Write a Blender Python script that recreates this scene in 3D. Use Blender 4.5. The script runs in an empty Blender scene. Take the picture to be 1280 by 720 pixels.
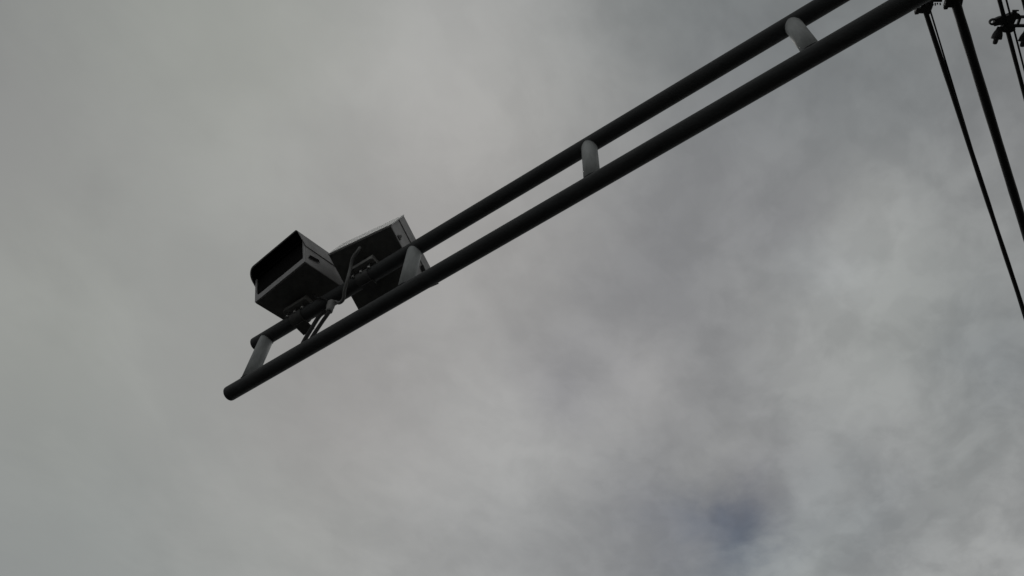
import bpy, bmesh, math, random
from mathutils import Vector, Matrix, Quaternion
random.seed(7)
scene = bpy.context.scene
COL = scene.collection
R = math.radians

# ---------------------------------------------------------------- camera
cam_data = bpy.data.cameras.new('camera')
cam_data.sensor_width = 36.0
cam_data.lens = 36.0 * 1062.25 / 1280.0
cam_data.clip_start = 0.05
cam_data.clip_end = 5000
cam = bpy.data.objects.new('camera', cam_data)
COL.objects.link(cam)
def view_axes(pitch, yaw, roll):
    fw = Vector((math.sin(yaw)*math.cos(pitch), math.cos(yaw)*math.cos(pitch), math.sin(pitch)))
    rt = Vector((math.cos(yaw), -math.sin(yaw), 0))
    up = rt.cross(fw)
    c, s = math.cos(roll), math.sin(roll)
    return c*rt + s*up, -s*rt + c*up, fw
a_, b_, c_ = view_axes(R(55.5632), R(-37.7231), R(3.7283))
m3 = Matrix((a_, b_, -c_)).transposed()
cam.matrix_world = Matrix.Translation((0, 0, 1.6)) @ m3.to_4x4()
scene.camera = cam

# ---------------------------------------------------------------- sky
CLOUD_BASE = (0.2983, 0.3026, 0.2956)
CLOUD_BANKS = [  # direction in the sky (x, y, z), added brightness (r, g, b), tightness
    ((-0.566, -0.106, 0.818), (-0.0305, -0.0302, -0.0314), 78),
    ((-0.491, -0.038, 0.870), (0.0109, 0.0154, 0.0091), 78),
    ((-0.401, 0.038, 0.915), (0.0043, 0.0079, -0.0031), 78),
    ((-0.307, 0.133, 0.943), (0.0297, 0.0281, 0.0288), 78),
    ((-0.240, 0.222, 0.945), (0.0244, 0.0245, 0.0215), 78),
    ((-0.147, 0.246, 0.958), (-0.0031, -0.0019, -0.0003), 78),
    ((-0.073, 0.294, 0.953), (-0.0422, -0.0380, -0.0344), 78),
    ((0.004, 0.332, 0.943), (-0.0606, -0.0577, -0.0569), 78),
    ((0.065, 0.421, 0.905), (-0.0234, -0.0236, -0.0224), 78),
    ((0.129, 0.446, 0.886), (-0.0400, -0.0363, -0.0362), 78),
    ((0.202, 0.497, 0.844), (-0.0633, -0.0622, -0.0592), 78),
    ((-0.632, 0.008, 0.775), (-0.0221, -0.0269, -0.0242), 78),
    ((-0.567, 0.076, 0.820), (-0.0031, -0.0038, -0.0014), 78),
    ((-0.473, 0.143, 0.869), (0.0337, 0.0352, 0.0262), 78),
    ((-0.397, 0.228, 0.889), (0.0006, 0.0009, 0.0025), 78),
    ((-0.306, 0.287, 0.908), (0.0158, 0.0150, 0.0137), 78),
    ((-0.208, 0.305, 0.930), (0.0245, 0.0221, 0.0181), 78),
    ((-0.108, 0.435, 0.894), (0.0097, 0.0095, 0.0096), 78),
    ((-0.008, 0.453, 0.891), (0.0001, -0.0020, 0.0019), 78),
    ((0.065, 0.516, 0.854), (0.0064, 0.0087, 0.0098), 78),
    ((0.173, 0.578, 0.798), (0.0129, 0.0096, 0.0142), 78),
    ((-0.702, 0.094, 0.706), (-0.0047, -0.0036, -0.0116), 78),
    ((-0.636, 0.173, 0.752), (-0.0025, -0.0004, -0.0007), 78),
    ((-0.537, 0.190, 0.822), (0.0064, 0.0076, 0.0043), 78),
    ((-0.407, 0.272, 0.872), (-0.0348, -0.0365, -0.0315), 78),
    ((-0.308, 0.356, 0.882), (0.0261, 0.0221, 0.0198), 78),
    ((-0.221, 0.462, 0.859), (-0.0180, -0.0170, -0.0179), 78),
    ((-0.131, 0.523, 0.842), (-0.0451, -0.0459, -0.0384), 78),
    ((-0.014, 0.588, 0.809), (0.0283, 0.0272, 0.0233), 78),
    ((0.067, 0.613, 0.787), (-0.0001, 0.0005, -0.0034), 78),
    ((-0.750, 0.172, 0.639), (0.0212, 0.0241, 0.0162), 78),
    ((-0.674, 0.261, 0.691), (0.0218, 0.0218, 0.0192), 78),
    ((-0.559, 0.409, 0.721), (-0.0103, -0.0217, -0.0216), 78),
    ((-0.447, 0.466, 0.763), (-0.0005, -0.0014, -0.0023), 78),
    ((-0.340, 0.507, 0.792), (0.0056, 0.0025, 0.0032), 78),
    ((-0.212, 0.549, 0.809), (-0.0594, -0.0590, -0.0517), 78),
    ((-0.122, 0.634, 0.763), (0.0517, 0.0492, 0.0446), 78),
    ((-0.014, 0.671, 0.741), (-0.0182, -0.0130, -0.0151), 78),
    ((0.066, 0.723, 0.688), (-0.0549, -0.0494, -0.0462), 78),
    ((-0.784, 0.252, 0.567), (-0.0130, -0.0134, -0.0125), 78),
    ((-0.732, 0.342, 0.589), (0.0103, 0.0113, 0.0125), 78),
    ((-0.645, 0.427, 0.633), (0.0085, 0.0088, 0.0069), 78),
    ((-0.538, 0.511, 0.670), (0.0326, 0.0334, 0.0339), 78),
    ((-0.430, 0.578, 0.693), (0.0263, 0.0288, 0.0274), 78),
    ((-0.330, 0.627, 0.706), (0.0606, 0.0577, 0.0519), 78),
    ((-0.235, 0.677, 0.697), (-0.0317, -0.0318, -0.0284), 78),
    ((-0.235, 0.732, 0.639), (-0.0714, -0.0684, -0.0581), 78),
    ((-0.097, 0.735, 0.671), (0.0113, 0.0090, 0.0073), 78),
    ((0.002, 0.765, 0.644), (0.0217, 0.0184, 0.0195), 78),
    ((-0.803, 0.296, 0.517), (-0.0358, -0.0320, -0.0338), 78),
    ((-0.729, 0.400, 0.555), (-0.0069, -0.0032, -0.0055), 78),
    ((-0.632, 0.508, 0.586), (0.0117, 0.0118, 0.0055), 78),
    ((-0.525, 0.594, 0.609), (0.0029, 0.0002, 0.0025), 78),
    ((-0.423, 0.666, 0.615), (-0.0312, -0.0306, -0.0281), 78),
    ((-0.350, 0.671, 0.653), (-0.0122, -0.0130, -0.0127), 78),
    ((-0.445, 0.619, 0.647), (-0.0119, -0.0104, -0.0084), 78),
    ((-0.376, 0.629, 0.681), (0.0370, 0.0361, 0.0320), 78),
    ((-0.316, 0.670, 0.672), (-0.0115, -0.0127, -0.0118), 78),
    ((-0.315, 0.727, 0.610), (-0.0374, -0.0370, -0.0321), 78),
    ((-0.207, 0.775, 0.598), (0.0402, 0.0441, 0.0441), 78),
    ((-0.115, 0.801, 0.587), (0.0272, 0.0287, 0.0232), 78),
    ((-0.015, 0.822, 0.569), (0.0004, 0.0006, 0.0033), 78),
    ((-0.2421, 0.7259, 0.6438), (-0.0397, -0.0358, -0.0277), 678),
    ((-0.2503, 0.7458, 0.6174), (-0.0561, -0.0506, -0.0402), 678),
    ((-0.2226, 0.7434, 0.6307), (-0.0844, -0.0810, -0.0653), 678),
    ((-0.2708, 0.7248, 0.6335), (0.0136, 0.0127, 0.0117), 678),
    ((-0.3026, 0.7031, 0.6435), (-0.0236, -0.0229, -0.0143), 678),
    ((-0.1981, 0.7448, 0.6373), (-0.0440, -0.0481, -0.0422), 678),
    ((-0.1876, 0.7248, 0.6629), (-0.0322, -0.0375, -0.0361), 678),
    ((-0.1569, 0.7432, 0.6504), (0.0122, 0.0154, 0.0150), 678),
    ((-0.2019, 0.7740, 0.6001), (0.0910, 0.0952, 0.0833), 678),
    ((-0.2978, 0.7324, 0.6123), (0.0099, 0.0088, 0.0062), 678),
    ((-0.2304, 0.7062, 0.6695), (0.0572, 0.0535, 0.0415), 678),
    ((-0.1785, 0.7639, 0.6202), (0.0468, 0.0466, 0.0407), 678),
    ((-0.1563, 0.7609, 0.6298), (0.0171, 0.0200, 0.0197), 678),
    ((0.0082, 0.5814, 0.8136), (0.0487, 0.0485, 0.0449), 678),
    ((-0.0295, 0.5972, 0.8016), (0.0249, 0.0296, 0.0339), 678),
    ((-0.0335, 0.5585, 0.8288), (-0.0334, -0.0363, -0.0307), 678),
    ((-0.0115, 0.5687, 0.8225), (-0.0082, -0.0093, -0.0105), 678),
    ((-0.3479, 0.5530, 0.7571), (-0.0368, -0.0389, -0.0324), 678),
    ((-0.3203, 0.5620, 0.7626), (-0.0170, -0.0146, -0.0103), 678),
    ((-0.2785, 0.5907, 0.7573), (0.0352, 0.0322, 0.0291), 678),
    ((-0.1010, 0.7687, 0.6316), (-0.0545, -0.0513, -0.0464), 678),
    ((-0.1550, 0.7935, 0.5885), (-0.0910, -0.0914, -0.0843), 678),
    ((-0.0719, 0.7609, 0.6448), (0.0214, 0.0182, 0.0189), 678),
    ((0.0733, 0.7126, 0.6977), (-0.0327, -0.0316, -0.0254), 678),
    ((-0.0264, 0.7797, 0.6257), (-0.0288, -0.0264, -0.0267), 678),
]

world = bpy.data.worlds.new('World')
scene.world = world
world.use_nodes = True
wt = world.node_tree
wt.nodes.clear()
def wn(kind, **kw):
    n = wt.nodes.new(kind)
    for k, v in kw.items(): setattr(n, k, v)
    return n
def wl(a, b): wt.links.new(a, b)
def vmath(op, a=None, b=None, scale=None):
    n = wn('ShaderNodeVectorMath', operation=op)
    for i, v in enumerate((a, b)):
        if v is None: continue
        if hasattr(v, 'links'): wl(v, n.inputs[i])
        else: n.inputs[i].default_value = v
    if scale is not None:
        if hasattr(scale, 'links'): wl(scale, n.inputs['Scale'])
        else: n.inputs['Scale'].default_value = scale
    return n.outputs['Value'] if op in ('DOT_PRODUCT', 'LENGTH') else n.outputs['Vector']
def fmath(op, a, b=None, c=None, clamp=False):
    n = wn('ShaderNodeMath', operation=op, use_clamp=clamp)
    for i, v in enumerate((a, b, c)):
        if v is None: continue
        if hasattr(v, 'links'): wl(v, n.inputs[i])
        else: n.inputs[i].default_value = v
    return n.outputs[0]
SUN_EL, SUN_DIR = R(62), Vector((-0.80, 0.60, 0))
tc = wn('ShaderNodeTexCoord')
dirv = tc.outputs['Generated']
sep = wn('ShaderNodeSeparateXYZ'); wl(dirv, sep.inputs[0])
zc = fmath('MAXIMUM', sep.outputs['Z'], 0.08)
inv = fmath('DIVIDE', 1.0, zc)
plane = vmath('SCALE', dirv, scale=inv)            # where the ray meets a flat cloud base
def noise(scale, detail, rough, dist, off):
    n = wn('ShaderNodeTexNoise')
    n.inputs['Scale'].default_value = scale
    n.inputs['Detail'].default_value = detail
    n.inputs['Roughness'].default_value = rough
    n.inputs['Distortion'].default_value = dist
    wl(vmath('ADD', plane, off), n.inputs['Vector'])
    return n
# ragged cloud edges: the direction is stirred by noise before the banks are looked up
n1 = noise(2.6, 4, .55, .3, (3.1, 1.7, 0))
st1 = vmath('SCALE', vmath('SUBTRACT', n1.outputs['Color'], (.5, .5, .5)), scale=.10)
n2 = noise(9.0, 5, .6, .2, (7.3, 2.2, 0))
st2 = vmath('SCALE', vmath('SUBTRACT', n2.outputs['Color'], (.5, .5, .5)), scale=.075)
wdir = vmath('NORMALIZE', vmath('ADD', vmath('ADD', dirv, st1), st2))
acc = None
for d, amp, tight in CLOUD_BANKS:
    dt = vmath('DOT_PRODUCT', wdir, d)
    g = fmath('EXPONENT', fmath('MULTIPLY_ADD', dt, tight, -tight))
    t = vmath('SCALE', amp, scale=g)
    acc = t if acc is None else vmath('ADD', acc, t)
cloud = vmath('ADD', acc, CLOUD_BASE)
# billows inside the layer: patchy, with edges, drawn out a little along the wind
def puff(scale, detail, rough, off, amp, lo, hi, stretch):
    mp = wn('ShaderNodeMapping'); wl(plane, mp.inputs[0])
    mp.inputs['Location'].default_value = off
    mp.inputs['Rotation'].default_value = (0, 0, R(35))
    mp.inputs['Scale'].default_value = (1, stretch, 1)
    n = wn('ShaderNodeTexNoise')
    n.inputs['Scale'].default_value = scale; n.inputs['Detail'].default_value = detail
    n.inputs['Roughness'].default_value = rough; n.inputs['Distortion'].default_value = .35
    wl(mp.outputs[0], n.inputs['Vector'])
    r = wn('ShaderNodeMapRange', interpolation_type='SMOOTHSTEP')
    wl(n.outputs['Fac'], r.inputs[0])
    r.inputs[1].default_value = lo; r.inputs[2].default_value = hi
    r.inputs[3].default_value = -amp; r.inputs[4].default_value = amp
    return r.outputs[0]
b1 = puff(3.0, 8, .55, (11.2, 4.4, 0), .050, .36, .64, .7)
b2 = puff(8.0, 7, .55, (1.2, 9.4, 0), .070, .405, .595, .75)
b3 = puff(19.0, 4, .52, (5.7, 3.3, 0), .036, .395, .605, .9)
# puffs are crisper low over the road, smoother overhead to the left
crisp = fmath('MULTIPLY_ADD', vmath('DOT_PRODUCT', dirv, (.75, .65, -.1)), 1.1, .5, clamp=True)
gain = fmath('ADD', fmath('ADD', b1, fmath('MULTIPLY', fmath('ADD', b2, b3), crisp)), 1.0)
cloud = vmath('SCALE', cloud, scale=gain)
cloud = vmath('MAXIMUM', cloud, (.05, .05, .06))
sky = wn('ShaderNodeTexSky', sky_type='NISHITA', sun_disc=False)
sky.sun_elevation = SUN_EL
sky.sun_rotation = math.atan2(SUN_DIR.x, SUN_DIR.y)
bg_sky = wn('ShaderNodeBackground'); wl(sky.outputs[0], bg_sky.inputs[0]); bg_sky.inputs[1].default_value = .1
bg_cl = wn('ShaderNodeBackground'); wl(cloud, bg_cl.inputs[0]); bg_cl.inputs[1].default_value = 1.0
mixs = wn('ShaderNodeMixShader'); mixs.inputs[0].default_value = .97
wl(bg_sky.outputs[0], mixs.inputs[1]); wl(bg_cl.outputs[0], mixs.inputs[2])
wo = wn('ShaderNodeOutputWorld'); wl(mixs.outputs[0], wo.inputs[0])

sun = bpy.data.lights.new('sun', 'SUN')
sun.energy = .5; sun.angle = R(20); sun.color = (1, .97, .92)
sun_o = bpy.data.objects.new('sun', sun); COL.objects.link(sun_o)
sd = Vector((SUN_DIR.x*math.cos(SUN_EL), SUN_DIR.y*math.cos(SUN_EL), math.sin(SUN_EL)))
sun_o.rotation_euler = (-sd).to_track_quat('-Z', 'Y').to_euler()
sun_o.location = sd*50

scene.view_settings.view_transform = 'Standard'
scene.view_settings.look = 'None'
scene.view_settings.exposure = 0
scene.view_settings.gamma = 1

# ---------------------------------------------------------------- materials
def material(name, base, rough, metal=0.0, vary=.15, scale=12, bump=.0, bscale=60, streak=None, spec=.4):
    m = bpy.data.materials.new(name); m.use_nodes = True
    nt = m.node_tree; N = nt.nodes; L = nt.links
    p = N['Principled BSDF']
    p.inputs['Metallic'].default_value = metal
    p.inputs['Specular IOR Level'].default_value = spec
    tcn = N.new('ShaderNodeTexCoord')
    mp = N.new('ShaderNodeMapping'); L.new(tcn.outputs['Object'], mp.inputs[0])
    if streak: mp.inputs['Scale'].default_value = streak
    no = N.new('ShaderNodeTexNoise'); L.new(mp.outputs[0], no.inputs['Vector'])
    no.inputs['Scale'].default_value = scale; no.inputs['Detail'].default_value = 7; no.inputs['Roughness'].default_value = .65
    cr = N.new('ShaderNodeValToRGB'); L.new(no.outputs['Fac'], cr.inputs[0])
    cr.color_ramp.elements[0].position = .3; cr.color_ramp.elements[1].position = .72
    lo = [c*(1-vary) for c in base]; hi = [min(1, c*(1+vary)) for c in base]
    cr.color_ramp.elements[0].color = (*lo, 1); cr.color_ramp.elements[1].color = (*hi, 1)
    L.new(cr.outputs[0], p.inputs['Base Color'])
    rr = N.new('ShaderNodeMapRange'); L.new(no.outputs['Fac'], rr.inputs[0])
    rr.inputs[3].default_value = max(.05, rough-.1); rr.inputs[4].default_value = min(1, rough+.12)
    L.new(rr.outputs[0], p.inputs['Roughness'])
    if bump:
        bn = N.new('ShaderNodeTexNoise'); L.new(tcn.outputs['Object'], bn.inputs['Vector'])
        bn.inputs['Scale'].default_value = bscale; bn.inputs['Detail'].default_value = 4
        bp = N.new('ShaderNodeBump'); bp.inputs['Strength'].default_value = bump; bp.inputs['Distance'].default_value = .004
        L.new(bn.outputs['Fac'], bp.inputs['Height']); L.new(bp.outputs[0], p.inputs['Normal'])
    return m
M = {
 'steel': material('dark painted steel', (.062, .065, .067), .6, 0, .3, 9, .25, 90, (.6, 3, 3), spec=.18),  # shade on the tubes is put into this dark tone
 'rung_steel': material('bare grey steel', (.33, .345, .345), .6, 0, .22, 11, .25, 90, (3, 3, .8), spec=.25),  # same steel as the tubes, with sky light put into its colour
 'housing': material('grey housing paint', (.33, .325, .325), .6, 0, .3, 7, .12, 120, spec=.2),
 'bezel': material('pale grey bezel', (.46, .455, .46), .6, 0, .1, 20, .1, 120, spec=.2),  # light falling on the front lip is painted in as paler grey
 'cover': material('pale back cover', (.70, .695, .69), .55, 0, .08, 20, .1, 120, spec=.2),
 'underside_shade': material('dark base pan', (.13, .13, .125), .65, 0, .25, 16, .2, 90, spec=.15),  # dark tone carries the shade under the camera boxes
 'lining': material('matt black lining', (.008, .0075, .0075), .8, 0, .2, 20, .1, 90, spec=.06),
 'glass': material('dark window glass', (.008, .008, .01), .2, 0, .1, 6, spec=.3),
 'bracket': material('galvanised bracket', (.26, .26, .25), .55, .1, .25, 30, .3, 150),
 'strap': material('dark steel strap', (.10, .10, .098), .6, 0, .25, 30, .3, 150, spec=.2),
 'bolt': material('bright zinc bolt', (.80, .80, .78), .3, .25, .1, 60),
 'sleeve': material('grey plastic gland', (.26, .26, .255), .6, 0, .15, 40, .2, 120),
 'rubber': material('black cable sheath', (.022, .022, .023), .55, 0, .25, 25, .2, 80, spec=.25),
 'sheath': material('dark grey conduit', (.19, .19, .187), .5, 0, .2, 25, .2, 80),
 'wire': material('weathered wire', (.03, .03, .031), .6, .2, .25, 30, spec=.25),
 'iron': material('dark cast fitting', (.045, .045, .046), .6, .1, .3, 40, .4, 130, spec=.3),
 'concrete': material('concrete pole', (.30, .295, .28), .85, 0, .18, 5, .5, 40),
 'asphalt': material('asphalt', (.026, .026, .028), .9, 0, .3, 3, .6, 200),
 'paving': material('paving', (.055, .054, .052), .88, 0, .2, 4, .4, 120),
 'kerb': material('kerb stone', (.15, .148, .14), .85, 0, .2, 4, .4, 90),
 'paint': material('road paint', (.62, .62, .60), .7, 0, .2, 8, .2, 120),
 'soil': material('dry ground', (.026, .028, .02), .95, 0, .35, .6, .5, 20),
}

# ---------------------------------------------------------------- mesh helpers (all coordinates in metres, world space)
ROOT = {}
def frame_for(axis):
    axis = Vector(axis).normalized()
    h = Vector((0, 0, 1)) if abs(axis.z) < .9 else Vector((1, 0, 0))
    a = axis.cross(h).normalized(); b = axis.cross(a).normalized()
    return a, b
def sweep(bm, pts, rad, seg=16, caps=True, bevel=0.0):
    """round bar through pts; rad is a number or one radius per point; bevel rounds the two ends"""
    pts = [Vector(p) for p in pts]
    rads = list(rad) if hasattr(rad, '__len__') else [rad]*len(pts)
    if bevel:
        d0 = (pts[1]-pts[0]).normalized(); d1 = (pts[-1]-pts[-2]).normalized()
        np_, nr = [], []
        for k in (0, .3, .7): np_.append(pts[0]+d0*bevel*k*k); nr.append(rads[0]-bevel*(1-k)**2)
        np_.append(pts[0]+d0*bevel); nr.append(rads[0])
        np_ += pts[1:-1]; nr += rads[1:-1]
        np_.append(pts[-1]-d1*bevel); nr.append(rads[-1])
        for k in (.7, .3, 0): np_.append(pts[-1]-d1*bevel*k*k); nr.append(rads[-1]-bevel*(1-k)**2)
        pts, rads = np_, nr
    rings = []
    a = None
    for i, p in enumerate(pts):
        t = (pts[min(i+1, len(pts)-1)]-pts[max(i-1, 0)]).normalized()
        if a is None: a, b = frame_for(t)
        else:
            a = (a - t*a.dot(t)).normalized(); b = t.cross(a).normalized()
        rings.append([bm.verts.new(p + (a*math.cos(2*math.pi*k/seg) + b*math.sin(2*math.pi*k/seg))*rads[i]) for k in range(seg)])
    for r0, r1 in zip(rings, rings[1:]):
        for k in range(seg):
            f = bm.faces.new((r0[k], r0[(k+1) % seg], r1[(k+1) % seg], r1[k])); f.smooth = True
    if caps:
        bm.faces.new(rings[0][::-1]); bm.faces.new(rings[-1])
    return rings
def spline(ctrl, n=8):
    P = [Vector(c) for c in ctrl]; P = [2*P[0]-P[1]] + P + [2*P[-1]-P[-2]]
    out = []
    for i in range(1, len(P)-2):
        for k in range(n):
            t = k/n; p0, p1, p2, p3 = P[i-1:i+3]
            out.append(.5*((2*p1)+(p2-p0)*t+(2*p0-5*p1+4*p2-p3)*t*t+(3*p1-p0-3*p2+p3)*t**3))
    out.append(P[-2]); return out
def slab(bm, mat, lo, hi, bevel=.0):
    """box from lo to hi in the frame given by mat"""
    r = bmesh.ops.create_cube(bm, size=1)
    vs = r['verts']
    s = [h-l for l, h in zip(lo, hi)]; c = [(h+l)/2 for l, h in zip(lo, hi)]
    bmesh.ops.transform(bm, verts=vs, matrix=mat @ Matrix.Translation(c) @ Matrix.Diagonal((*s, 1)))
    if bevel:
        es = list({e for v in vs for e in v.link_edges})
        bmesh.ops.bevel(bm, geom=es, offset=bevel, segments=2, affect='EDGES', profile=.6)
def poly_prism(bm, mat, outline, z0, z1, hole=None):
    """flat outline (x, y) extruded from z0 to z1 in the frame mat; optional hole with the same number of points"""
    n = len(outline)
    T = lambda p, z: bm.verts.new(mat @ Vector((p[0], p[1], z)))
    a = [T(p, z0) for p in outline]; b = [T(p, z1) for p in outline]
    for k in range(n): bm.faces.new((a[k], a[(k+1) % n], b[(k+1) % n], b[k]))
    if hole is None:
        bm.faces.new(a[::-1]); bm.faces.new(b)
    else:
        c = [T(p, z0) for p in hole]; d = [T(p, z1) for p in hole]
        for k in range(n):
            j = (k+1) % n
            bm.faces.new((c[j], c[k], d[k], d[j]))
            bm.faces.new((a[j], a[k], c[k], c[j])); bm.faces.new((b[k], b[j], d[j], d[k]))
def lathe(bm, base, axis, prof, seg=20):
    base = Vector(base); axis = Vector(axis).normalized()
    sweep(bm, [base+axis*h for h, r in prof], [max(r, 1e-4) for h, r in prof], seg)
def obj(name, bm, mat, parent=None, autosmooth=True):
    m = bpy.data.meshes.new(name)
    bmesh.ops.recalc_face_normals(bm, faces=bm.faces)
    root = parent
    while root is not None and root.parent is not None: root = root.parent
    if root is not None: bmesh.ops.transform(bm, verts=bm.verts, matrix=ROOT[root.name].inverted())
    bm.to_mesh(m); bm.free()
    m.materials.append(M[mat])
    o = bpy.data.objects.new(name, m); COL.objects.link(o)
    if parent is not None: o.parent = parent
    return o
def thing(name, label, cat, matrix, group=None):
    o = bpy.data.objects.new(name, None); COL.objects.link(o)
    o.empty_display_size = .1
    o.matrix_world = matrix; ROOT[o.name] = matrix.copy()
    o['label'] = label; o['category'] = cat
    if group: o['group'] = group
    return o
def tag(o, label, cat, group=None):
    o['label'] = label; o['category'] = cat
    if group: o['group'] = group
    return o
def structure(name, bm, mat):
    o = obj(name, bm, mat); o['kind'] = 'structure'; return o
I4 = Matrix.Identity(4)
V = Vector

# ---------------------------------------------------------------- ground, road, pavement
b = bmesh.new(); slab(b, I4, (-1500, -1500, -.5), (1500, 1500, -.012)); structure('ground', b, 'soil')
b = bmesh.new(); slab(b, I4, (-9.0, -600, -.3), (1.9, 600, 0)); structure('road', b, 'asphalt')
b = bmesh.new()
for k in range(-15, 16): slab(b, I4, (-3.62, k*9-1.5, -.05), (-3.48, k*9+1.5, .004))
slab(b, I4, (-8.72, -600, -.05), (-8.6, 600, .004)); slab(b, I4, (1.5, -600, -.05), (1.62, 600, .004))
structure('road_markings', b, 'paint')
b = bmesh.new()
for k in range(-120, 120): slab(b, I4, (1.9, k*1.0+.004, -.3), (2.04, k*1.0+.996, .13), .012)
structure('kerb', b, 'kerb')
b = bmesh.new(); slab(b, I4, (2.04, -120, -.3), (6.5, 120, .12)); structure('pavement', b, 'paving')

# ---------------------------------------------------------------- the gantry arm
GY, ZL, ZU, TR, RR = 1.6866, 5.2371, 5.6675, .0445, .0418
MX = 4.55
gantry = thing('camera_gantry', 'long dark grey twin tube arm with short upright rungs, cantilevered across the sky', 'gantry',
               Matrix.Translation((MX, GY, .12)))
b = bmesh.new(); sweep(b, [(-3.318, GY, ZL), (-1, GY, ZL), (2, GY, ZL), (MX-.10, GY, ZL)], TR, 40, bevel=.012)
lower = obj('tube', b, 'steel', gantry); lower['label'] = 'lower and longer tube of the arm'
b = bmesh.new(); sweep(b, [(-3.276, GY, ZU), (-1, GY, ZU), (2, GY, ZU), (MX-.10, GY, ZU)], TR, 40, bevel=.010)
upper = obj('tube', b, 'steel', gantry); upper['label'] = 'upper tube that carries the two camera boxes'
def saddle_ring(bm, x, zaxis, sgn, w, r):
    """weld bead where a rung meets a tube: follows the saddle curve between the two cylinders"""
    pts = []
    n = 40
    for k in range(n+1):
        a = 2*math.pi*k/n
        y = r*math.sin(a)
        z = math.sqrt(max(TR**2-y*y, 0))
        pts.append(V((x+(r+.001)*math.cos(a), GY+(r+.001)*math.sin(a)*.985, zaxis+sgn*(z+.002))))
    sweep(bm, pts, [w*(.8+.5*random.random()) for _ in pts], 8, caps=False)
for x in (-3.170, -2.014, -.861, .262, 1.43, 2.58, 3.73):
    b = bmesh.new()
    sweep(b, [(x, GY, ZL+.01), (x, GY, (ZL+ZU)/2), (x, GY, ZU-.01)], RR, 36)
    rg = obj('rung', b, 'rung_steel', gantry)
    for zz, sg in ((ZL, 1), (ZU, -1)):
        b = bmesh.new(); saddle_ring(b, x, zz, sg, .0035, RR*.985); obj('weld_bead', b, 'steel', rg)
b = bmesh.new(); sweep(b, [(MX, GY, .14), (MX, GY, 3), (MX, GY, 6.1)], [.13, .12, .105], 40, bevel=.02)
mast = obj('mast', b, 'steel', gantry)
b = bmesh.new(); slab(b, Matrix.Translation((MX, GY, 0)), (-.25, -.25, .12), (.25, .25, .145), .004)
for k in range(8):
    a = k*math.pi/4; c, s = math.cos(a), math.sin(a)
    q = Matrix.Translation((MX, GY, 0)) @ Matrix.Rotation(a, 4, 'Z')
    vs = [b.verts.new(q @ V(p)) for p in ((.12, -.005, .145), (.22, -.005, .145), (.122, -.005, .38), (.12, .005, .145), (.22, .005, .145), (.122, .005, .38))]
    for f in ((0, 1, 2), (5, 4, 3), (0, 3, 4, 1), (1, 4, 5, 2), (2, 5, 3, 0)): b.faces.new([vs[i] for i in f])
obj('base_plate', b, 'steel', gantry)

# ---------------------------------------------------------------- the two camera boxes
def pose(c, yaw, pitch, roll):
    cy, sy = math.cos(yaw), math.sin(yaw)
    fx, rt = V((-sy, cy, 0)), V((cy, sy, 0))
    fw = fx*math.cos(pitch) + V((0, 0, 1))*math.sin(pitch)
    up = rt.cross(fw)
    cr, sr = math.cos(roll), math.sin(roll)
    X, Z = cr*rt - sr*up, sr*rt + cr*up
    m = Matrix((X, fw, Z)).transposed().to_4x4(); m.translation = c
    return m
def u_profile(w, zlow, H, ra, rb, n=8):
    """half-open section of the hood: up one side, over the rounded top, down the other (corner radii ra at -x, rb at +x)"""
    p = [(-w/2, zlow)]
    for k in range(n+1):
        a = math.pi - k*math.pi/2/n; p.append((-w/2+ra+ra*math.cos(a), H-ra+ra*math.sin(a)))
    for k in range(n+1):
        a = math.pi/2 - k*math.pi/2/n; p.append((w/2-rb+rb*math.cos(a), H-rb+rb*math.sin(a)))
    p.append((w/2, zlow)); return p
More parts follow.
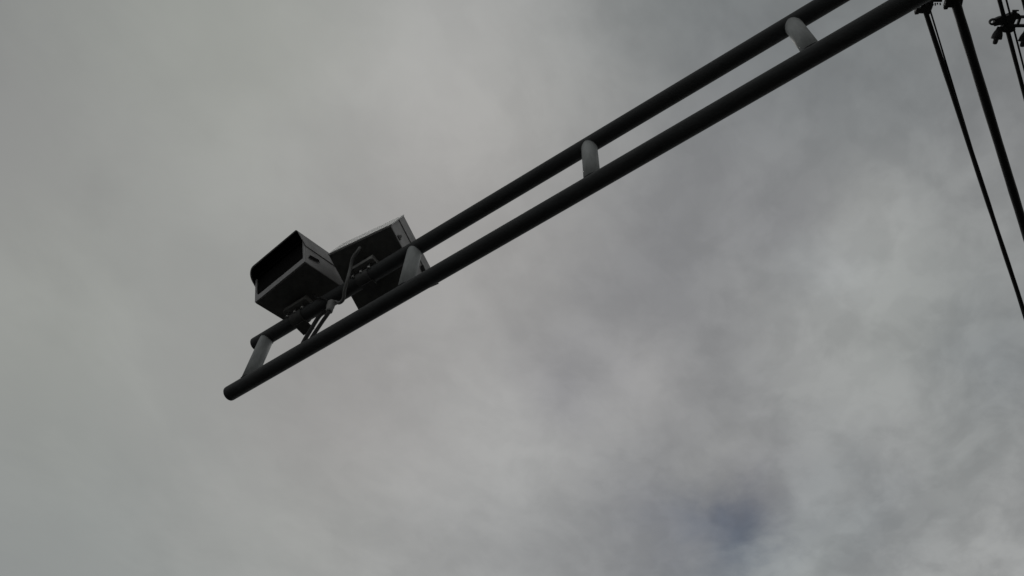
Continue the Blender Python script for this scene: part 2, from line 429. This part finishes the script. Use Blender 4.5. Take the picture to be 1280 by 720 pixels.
def make_camera(label, mat, w, h, H, yf, yb, over, slant, bolts_x, bracket_y, flange, vent, shield_low, ra=.012, rb=.012):
    root = thing('traffic_camera', label, 'camera', mat, 'traffic cameras clamped on the arm')
    # body: open at the front, a frame round a recessed window
    b = bmesh.new()
    wi, t, rec = w/2-.006, .012, .012
    hb = H-.03
    back = lambda z: yb - slant*(1-z/H)
    P = lambda x, y, z: b.verts.new(mat @ V((x, y, z)))
    outer = [(-wi, 0), (wi, 0), (wi, hb), (-wi, hb)]
    lip = .046
    inner = [(-wi+.016, lip), (wi-.030, lip), (wi-.014, lip+.03), (wi-.014, hb-.002), (-wi+.016, hb-.002)]
    outer = outer[:2] + [(wi, lip+.03)] + outer[2:]
    of = [P(x, yf, z) for x, z in outer]; ob = [P(x, back(z), z) for x, z in outer]
    nf = [P(x, yf, z) for x, z in inner]; nb = [P(x, yf-rec, z) for x, z in inner]
    for k in range(5):
        j = (k+1) % 5
        b.faces.new((of[k], of[j], ob[j], ob[k])); b.faces.new((of[j], of[k], nf[k], nf[j]))
        b.faces.new((nf[j], nf[k], nb[k], nb[j]))
    b.faces.new(ob); b.faces.new(nb)
    bmesh.ops.recalc_face_normals(b, faces=b.faces)
    es = [e for e in b.edges if e.verts[0] in of+ob and e.verts[1] in of+ob]
    bmesh.ops.bevel(b, geom=es, offset=.004, segments=2, affect='EDGES', profile=.6)
    body = obj('housing', b, 'housing', root)
    b = bmesh.new(); poly_prism(b, mat @ Matrix.Rotation(math.pi/2, 4, 'X'), [(x*.998, z+(.001 if z < .06 else -.001)) for x, z in inner], -(yf-rec+.0005), -(yf-rec+.009))
    obj('window', b, 'lining', root)
    b = bmesh.new()
    U = [(-wi+.001, .003), (wi-.001, .003), (wi-.001, hb-.004), (wi-.014, hb-.004), (wi-.014, lip+.03), (wi-.030, lip), (-wi+.016, lip), (-wi+.016, hb-.004), (-wi+.001, hb-.004)]
    poly_prism(b, mat @ Matrix.Rotation(math.pi/2, 4, 'X'), U, -(yf+.0015), -(yf+.0065))
    obj('front_bezel', b, 'bezel', root)
    b = bmesh.new(); slab(b, mat, (-wi+.0165, yf-.006, hb-.010), (wi-.0145, yf+.009, hb+.022), .002)
    obj('hood_seal', b, 'lining', root)
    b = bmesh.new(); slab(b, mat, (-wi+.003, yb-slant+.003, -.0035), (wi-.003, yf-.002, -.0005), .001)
    obj('underside_shade', b, 'underside_shade', root)  # thin dark sheet added to paint the shade on the underside
    # hood over the body: a bent sheet with a rounded top, longer above than at the sides
    b = bmesh.new()
    th = .004
    op = u_profile(w, shield_low, H, ra, rb); ip = u_profile(w-2*th, shield_low, H-th, ra-th, rb-th)
    def fy(z): return yf + over*max(0, (z-shield_low)/(H-shield_low))
    def bk(z): return yb - slant*(1-z/H)
    oF = [P(x, fy(z), z) for x, z in op]; oB = [P(x, bk(z), z) for x, z in op]
    iF = [P(x, fy(z), z) for x, z in ip]; iB = [P(x, bk(z), z) for x, z in ip]
    n = len(op)
    for k in range(n-1):
        for q in ((oF[k], oF[k+1], oB[k+1], oB[k]), (iF[k+1], iF[k], iB[k], iB[k+1]), (oF[k+1], oF[k], iF[k], iF[k+1]), (oB[k], oB[k+1], iB[k+1], iB[k])):
            b.faces.new(q)
    b.faces.new((oF[0], oB[0], iB[0], iF[0])); b.faces.new((oF[-1], iF[-1], iB[-1], oB[-1]))
    obj('sun_hood', b, 'housing', root)
    # black inside of the hood
    b = bmesh.new()
    lp = u_profile(w-2*th-.003, shield_low+.004, H-th-.0015, ra-th-.001, rb-th-.001); lq = u_profile(w-2*th-.007, shield_low+.004, H-th-.0035, ra-th-.003, rb-th-.003)
    def strip(pp, y0):
        return [P(x, fy(z)-.004, z) for x, z in pp], [P(x, y0, z) for x, z in pp]
    a1, a2 = strip(lp, yf+.001); c1, c2 = strip(lq, yf+.001)
    for k in range(len(lp)-1):
        for q in ((a1[k], a1[k+1], a2[k+1], a2[k]), (c1[k+1], c1[k], c2[k], c2[k+1]), (a1[k+1], a1[k], c1[k], c1[k+1]), (a2[k], a2[k+1], c2[k+1], c2[k])):
            b.faces.new(q)
    b.faces.new((a1[0], a2[0], c2[0], c1[0])); b.faces.new((a1[-1], c1[-1], c2[-1], a2[-1]))
    obj('hood_lining', b, 'lining', root)
    # side opening near the front, with a folded lip above it
    sx, y0, y1, z0, z1 = vent
    b = bmesh.new()
    vs = [P(sx*(w/2+.0005+k*.0015), y, z) for k in (0, 1) for y, z in ((y0, z0+.022), (y1, z0), (y1-.012, z1), (y0+.008, z1+.012))]
    for f in ((0, 1, 2, 3), (7, 6, 5, 4), (0, 4, 5, 1), (1, 5, 6, 2), (2, 6, 7, 3), (3, 7, 4, 0)): b.faces.new([vs[i] for i in f])
    obj('side_opening', b, 'lining', body)
    # foot: neck, plate on top of the tube, hanging studs with nuts, saddle below the tube
    fx = sum(bolts_x)/len(bolts_x)
    b = bmesh.new()
    tl = Matrix.Translation((fx, bracket_y, 0))
    slab(b, tl, (-.095, -.068, ZU+TR+.001), (.095, .068, ZU+TR+.011), .002)
    slab(b, tl, (-.088, -.0745, ZU+TR+.001), (.088, -.0685, ZU+TR+.036), .0015)
    slab(b, tl, (-.080, -.066, ZU+TR+.0115), (-.066, .066, ZU+TR+.060), .002)
    slab(b, tl, (.066, -.066, ZU+TR+.0115), (.080, .066, ZU+TR+.060), .002)
    sweep(b, [(fx, bracket_y, ZU+TR+.0115), (fx, bracket_y, ZU+TR+.05), (fx, bracket_y, ZU+TR+.10)], [.045, .04, .05], 24)
    br = obj('bracket', b, 'bracket', root)
    for bx in bolts_x:
        b = bmesh.new(); y = GY - .0500
        sweep(b, [(bx, y, ZU-.010), (bx, y, ZU+TR+.001)], .0036, 10)
        bo = obj('bolt', b, 'strap', br)
        b = bmesh.new(); sweep(b, [(bx, y-.001, ZU-.004), (bx, y-.001, ZU+.006)], .0085, 6)
        obj('nut', b, 'bolt', root)
    # strap bent round the underside of the tube, with a flange on the far side
    b = bmesh.new()
    sec = []
    for k in range(19):
        a = R(172 + k*10.5)
        sec.append((math.cos(a), math.sin(a)))
    for r0, r1, x0, x1 in ((TR+.0012, TR+.0052, fx-.045, fx+.045),):
        rows = [[b.verts.new(V((x, GY+r*c, ZU+r*sn))) for c, sn in sec] for x, r in ((x0, r0), (x0, r1), (x1, r1), (x1, r0))]
        for q in range(4):
            A, B = rows[q], rows[(q+1) % 4]
            for k in range(len(sec)-1): b.faces.new((A[k], A[k+1], B[k+1], B[k]))
        b.faces.new([rw[0] for rw in rows]); b.faces.new([rw[-1] for rw in rows][::-1])
    obj('strap', b, 'strap', root)
    b = bmesh.new(); slab(b, tl, (-.032, .004, ZU-TR-.0125), (.056, flange, ZU-TR-.0058), .0015)
    obj('strap_flange', b, 'strap', root)
    return root
cam1 = make_camera('boxy grey camera near the arm tip with black open hood facing the road', pose((-2.876, 1.567, 5.783), R(176.6), R(-15.2), R(5.6)),
                   (.449), .156, .248, .106, -.120, .071, .118, (-2.958, -2.898, -2.838), GY, .086, (-1, -.002, .088, .052, .084), .150, ra=.012, rb=.062)
cam2 = make_camera('wider grey camera box turned away, its flat dark underside behind the first rungs', pose((-2.358, 1.718, 5.775), R(6.4), R(-18.2), R(-.9)),
                   .452, .156, .253, .22, -.2, .05, 0, (-2.436, -2.376, -2.316), GY, .046, (1, .10, .15, .085, .140), .150)

# pale back cover of the camera box that is turned away
b = bmesh.new()
pm = pose((-2.358, 1.718, 5.775), R(6.4), R(-18.2), R(-.9))
slab(b, pm, (-.2272, -.2075, .004), (.2272, -.2008, .2545), .0015)
obj('back_cover', b, 'cover', cam2)
for yy in (-.115, .045):
    b = bmesh.new()
    slab(b, pm, (.2205, yy-.016, .012), (.2265, yy+.016, .030), .0015); slab(b, pm, (.2205, yy-.008, .0305), (.2285, yy+.008, .060), .0015)
    obj('latch', b, 'strap', cam2)

# cables between the boxes and the arm
b = bmesh.new()
sweep(b, spline([(-2.346, 1.558, 5.806), (-2.358, 1.559, 5.780), (-2.402, 1.571, 5.752), (-2.433, 1.600, 5.706), (-2.452, 1.619, 5.629), (-2.484, 1.645, 5.586),
                 (-2.518, 1.680, 5.560), (-2.556, 1.688, 5.562), (-2.592, 1.683, 5.594), (-2.607, 1.674, 5.580)], 8), .0102, 14)
cb = obj('camera_cable', b, 'sheath'); tag(cb, 'dark cable looping over the upper tube from the turned away camera box', 'cable', 'cables from the cameras into the arm')
b = bmesh.new()
sweep(b, [(-2.6115, 1.6745, 5.598), (-2.6105, 1.674, 5.588), (-2.6095, 1.6735, 5.545), (-2.603, 1.671, 5.54), (-2.600, 1.670, 5.50), (-2.600, 1.670, 5.487)],
      [.018, .024, .024, .019, .021, .015], 18)
ROOT[cb.name] = I4; obj('cable_gland', b, 'sleeve', cb)
b = bmesh.new()
sweep(b, spline([(-2.600, 1.670, 5.500), (-2.602, 1.670, 5.47), (-2.63, 1.670, 5.41), (-2.672, 1.672, 5.31), (-2.69, 1.678, 5.27)], 8), .0115, 14)
obj('lead', b, 'rubber', cb)
b = bmesh.new()
sweep(b, spline([(-2.606, 1.672, 5.585), (-2.628, 1.668, 5.60), (-2.66, 1.640, 5.632), (-2.70, 1.634, 5.66), (-2.74, 1.628, 5.70), (-2.775, 1.640, 5.745), (-2.79, 1.655, 5.79)], 8), .006, 10)
obj('lead', b, 'rubber', cb)
b = bmesh.new()
sweep(b, spline([(-2.775, 1.70, 5.78), (-2.74, 1.745, 5.72), (-2.70, 1.745, 5.65), (-2.69, 1.71, 5.60), (-2.705, 1.688, 5.545), (-2.725, 1.68, 5.43), (-2.755, 1.682, 5.33), (-2.765, 1.685, 5.27)], 8), .0125, 14)
tag(obj('camera_cable', b, 'rubber'), 'straight black cable dropping from the hooded camera into the lower tube', 'cable', 'cables from the cameras into the arm')

# ---------------------------------------------------------------- aerial cables beside the arm, and the pole that carries them
def aerial(name, mat, p, q, rad, label, group, cat='cable', lumps=0.0, seg=12):
    p, q = V(p), V(q); d = (q-p)/(q.y-p.y)
    ys = [-40+k*1.5 for k in range(0, 26)] + [-1.0+k*.12 for k in range(0, 75)] + [8.0+k*2 for k in range(0, 20)]
    pts, rs = [], []
    for y in ys:
        s = abs(y-2.4)
        z = p.z - (.29*(1-((s-22)/22)**2) if s > 4 else .29*(1-((s-22)/22)**2)*(s/4)**2)
        x = p.x + d.x*(y-p.y)
        pts.append(V((x, y, z))); rs.append(rad*(1+lumps*(random.random()-.5)))
    b = bmesh.new(); sweep(b, pts, rs, seg)
    return tag(obj(name, b, mat), label, cat, group)
C1A, C1B = (.893, 2.362, 6.2), (.782, 4.052, 6.2)
C2A, C2B = (1.034, 2.457, 6.2), (.968, 3.438, 6.2)
C3A, C3B = (1.137, 2.199, 5.83), (1.106, 2.607, 5.83)
C4A, C4B = (1.231, 2.262, 5.83), (1.200, 2.670, 5.83)
W1A, W1B = (.921, 2.278, 6.2), (.905, 2.475, 6.2)
W3A, W3B = (1.164, 2.217, 5.83), (1.136, 2.578, 5.83)
K1, K2 = (.909, 2.230), (1.047, 2.283)
G = 'aerial cables strung beside the arm'
aerial('aerial_cable', 'rubber', C1A, C1B, .0132, 'black aerial cable nearest the arm, a thin wire tight along its right side', G, lumps=.12)
aerial('aerial_cable', 'rubber', C2A, C2B, .0248, 'thickest black aerial cable, second from the left of those on the right', G, lumps=.08)
s2 = (5.83-1.6)/5.8
aerial('aerial_cable', 'rubber', C3A, C3B, .0102, 'slim black aerial cable running through the eye clamp at the right edge', G, lumps=.12)
aerial('aerial_cable', 'rubber', C4A, C4B, .0102, 'black aerial cable just cut off by the top right corner', G, lumps=.12)
GW = 'thin wires beside the aerial cables'
aerial('carrier_wire', 'wire', W1A, W1B, .0045, 'thin wire running close against the black cable nearest the arm', GW, 'wire', seg=8)
aerial('carrier_wire', 'wire', W3A, W3B, .0046, 'thin wire just right of the slim cable through the eye clamp', GW, 'wire', seg=8)

PX, PY = 2.45, 3.205
pole = thing('utility_pole', 'tall round concrete pole on the pavement carrying two steel crossarms', 'pole', Matrix.Translation((PX, PY, .12)))
b = bmesh.new(); sweep(b, [(PX, PY, .10), (PX, PY, 4), (PX, PY, 8.2)], [.17, .145, .12], 36, bevel=.02); obj('shaft', b, 'concrete', pole)
du = V((.829, .559, 0)).normalized()
def along(o, z):
    m = Matrix((du, V((-du.y, du.x, 0)), V((0, 0, 1)))).transposed().to_4x4(); m.translation = (o[0], o[1], z); return m
m1 = along((.905, 2.167), 6.235)
b = bmesh.new(); slab(b, m1, (-.10, -.105, -.006), (1.78, -.058, .004), .001); slab(b, m1, (-.10, -.105, .0045), (1.78, -.099, .05), .001)
ca = obj('crossarm', b, 'iron', pole)
O2 = V((1.552*s2, 3.187*s2, 5.83))
m2 = along((O2.x, O2.y), 5.838)
b = bmesh.new()
slab(b, m2, (.02, -.030, -.006), (1.50, -.018, .010), .0015); slab(b, m2, (.02, .012, -.006), (1.50, .026, .010), .0015)
for u in (.058, .12, .4, .8, 1.2): slab(b, m2, (u, -.0175, -.004), (u+.010, .0115, .008), .001)
obj('crossarm', b, 'iron', pole)

GC = 'clamps holding the aerial cables'
def hook_clamp(origin, label, plate, knob, ks, cap):
    """forged clamp plate on a cable, its left end turned down into a knob, bolted up to the crossarm"""
    m = along(origin, 6.2)
    q = lambda p: (p[0]*.0041, p[1]*.0047)
    t = thing('cable_clamp', label, 'clamp', m, GC)
    b = bmesh.new(); poly_prism(b, m, [q(p) for p in plate], -.014, .012)
    bmesh.ops.recalc_face_normals(b, faces=b.faces)
    bmesh.ops.bevel(b, geom=b.edges[:], offset=.002, segments=1, affect='EDGES')
    obj('clamp_plate', b, 'iron', t)
    b = bmesh.new(); poly_prism(b, m, [q(p) for p in cap], .0135, .022); obj('cover_plate', b, 'iron', t)
    b = bmesh.new()
    sweep(b, [m @ V((*q(knob), -.004)), m @ V((*q((knob[0]+.1, knob[1]+ks*.6)), -.006)), m @ V((*q((knob[0]+.3, knob[1]+ks)), -.008))], [.0125, .0125, .0105], 16, bevel=.004)
    obj('knob', b, 'iron', t)
    for u, v in ((cap[0][0]+3, cap[0][1]+2.2), (cap[1][0]-3, cap[1][1]+2.2)):
        b = bmesh.new()
        sweep(b, [m @ V((*q((u, v)), -.020)), m @ V((*q((u, v)), .05))], .0045, 10)
        sweep(b, [m @ V((*q((u, v)), -.026)), m @ V((*q((u, v)), -.0145))], .0085, 6)
        obj('bolt', b, 'iron', t)
    return m, q, t
hook_clamp(K1, 'small dark clamp with turned down knob on the cable nearest the arm',
           [(-14.3, -2.4), (-6, -3), (0, -7.5), (5, -12), (5.8, -3.8), (4.6, 4.6), (-2.2, 4.4), (-3.5, 3.6), (-14, 3.4)], (-11.9, 1.5), 3.4, [(-6, -9), (6, -9), (6, -2.5), (-6, -2.5)])
m, q, t = hook_clamp(K2, 'larger dark clamp with turned down knob on the thickest cable',
           [(-14.6, -5), (6.4, -5), (7, 2), (8, 5.2), (-3, 5), (-4.5, 4.2), (-14.4, 4)], (-12.2, 2), 4.4, [(-13, -9), (5, -9), (5, -3.4), (-13, -3.4)])
b = bmesh.new(); slab(b, m, (-37*.0041, -12*.0047, .024), (-15.5*.0041, .2*.0047, .030), .001); obj('link_plate', b, 'iron', t)
for u, dv in ((-25.2, 0), (-22.6, -1.2), (-19.0, -.5)):
    b = bmesh.new(); sweep(b, [m @ V((*q((u, -1.6)), .010)), m @ V((*q((u, -1.6)), .040))], .0040, 8); sweep(b, [m @ V((*q((u, 0.2)), .012)), m @ V((*q((u+.8, 3.2+dv)), .008))], .0036, 8, bevel=.001)
    obj('pin', b, 'iron', t)

t = thing('cable_clamp', 'dark cast clamp with a hollow eye and hanging bell lug at the right edge', 'clamp', m2, GC)
U, W = .0041, .0044                                   # size of the fittings measured along and across the crossarm
def pt(u, v): return (u*U, v*W)
b = bmesh.new()
n = 24
eye_o, eye_i = [], []
for k in range(n):
    a = 2*math.pi*k/n; c, s = math.cos(a), math.sin(a)
    eye_o.append(pt(-15.0+4.6*c, -.2+3.7*s)); eye_i.append(pt(-14.8+3.2*c, -.2+1.7*s))
poly_prism(b, m2, eye_o, -.007, .005, eye_i)
poly_prism(b, m2, [pt(*p) for p in ((-14, -3.6), (-10, -5.6), (-6, -6.6), (-2, -7.2), (0, -5), (0, 2), (-2, 2.4), (-8, 3.3), (-12.5, 4.4), (-14, 3.2))], -.010, .008)
obj('eye_link', b, 'iron', t)
b = bmesh.new()
poly_prism(b, m2, [pt(*p) for p in ((-2.5, -7.4), (2, -9.5), (7, -10.4), (11, -9.8), (14.5, -7), (15.5, -4), (9.6, -3.5), (8.5, 3.2), (12, 4), (11.6, 9.5), (8, 11.2), (0, 11), (-4, 9), (-3, 4.2), (1.4, 3), (1.8, -1), (-2.4, -1.6))], -.014, .012)
sweep(b, [m2 @ V((*pt(6, -12), -.004)), m2 @ V((*pt(6, -9), -.004))], .011, 8)
slab(b, m2, (3.2*U, -13.4*W, -.008), (10.4*U, -12*W, 0), .001)
for u, v in ((4.2, .4), (-.5, 6.0), (9.5, 7.0)):
    sweep(b, [m2 @ V((*pt(u, v), -.024)), m2 @ V((*pt(u, v), .016))], .0075, 6)
obj('clamp_body', b, 'iron', t)
def bell(u, v):
    b = bmesh.new()
    p0 = m2 @ V((*pt(u, v), -.006)); ax = (m2.to_3x3() @ V((-.16, 1, -.30))).normalized()
    lathe(b, p0, ax, [(-.004, .012), (.012, .015), (.020, .019), (.034, .0235), (.052, .0255), (.055, .023), (.056, .012), (.070, .0115), (.078, .009), (.080, .003)])
    return b
obj('bell_lug', bell(-5.5, 6.0), 'iron', t)
obj('bell_lug', bell(27.5, 9.0), 'iron', t)
b = bmesh.new(); sweep(b, [m2 @ V((*pt(-2, 6.8), -.006)), m2 @ V((*pt(-6.5, 6.2), -.006))], .006, 10); obj('lug_arm', b, 'iron', t)
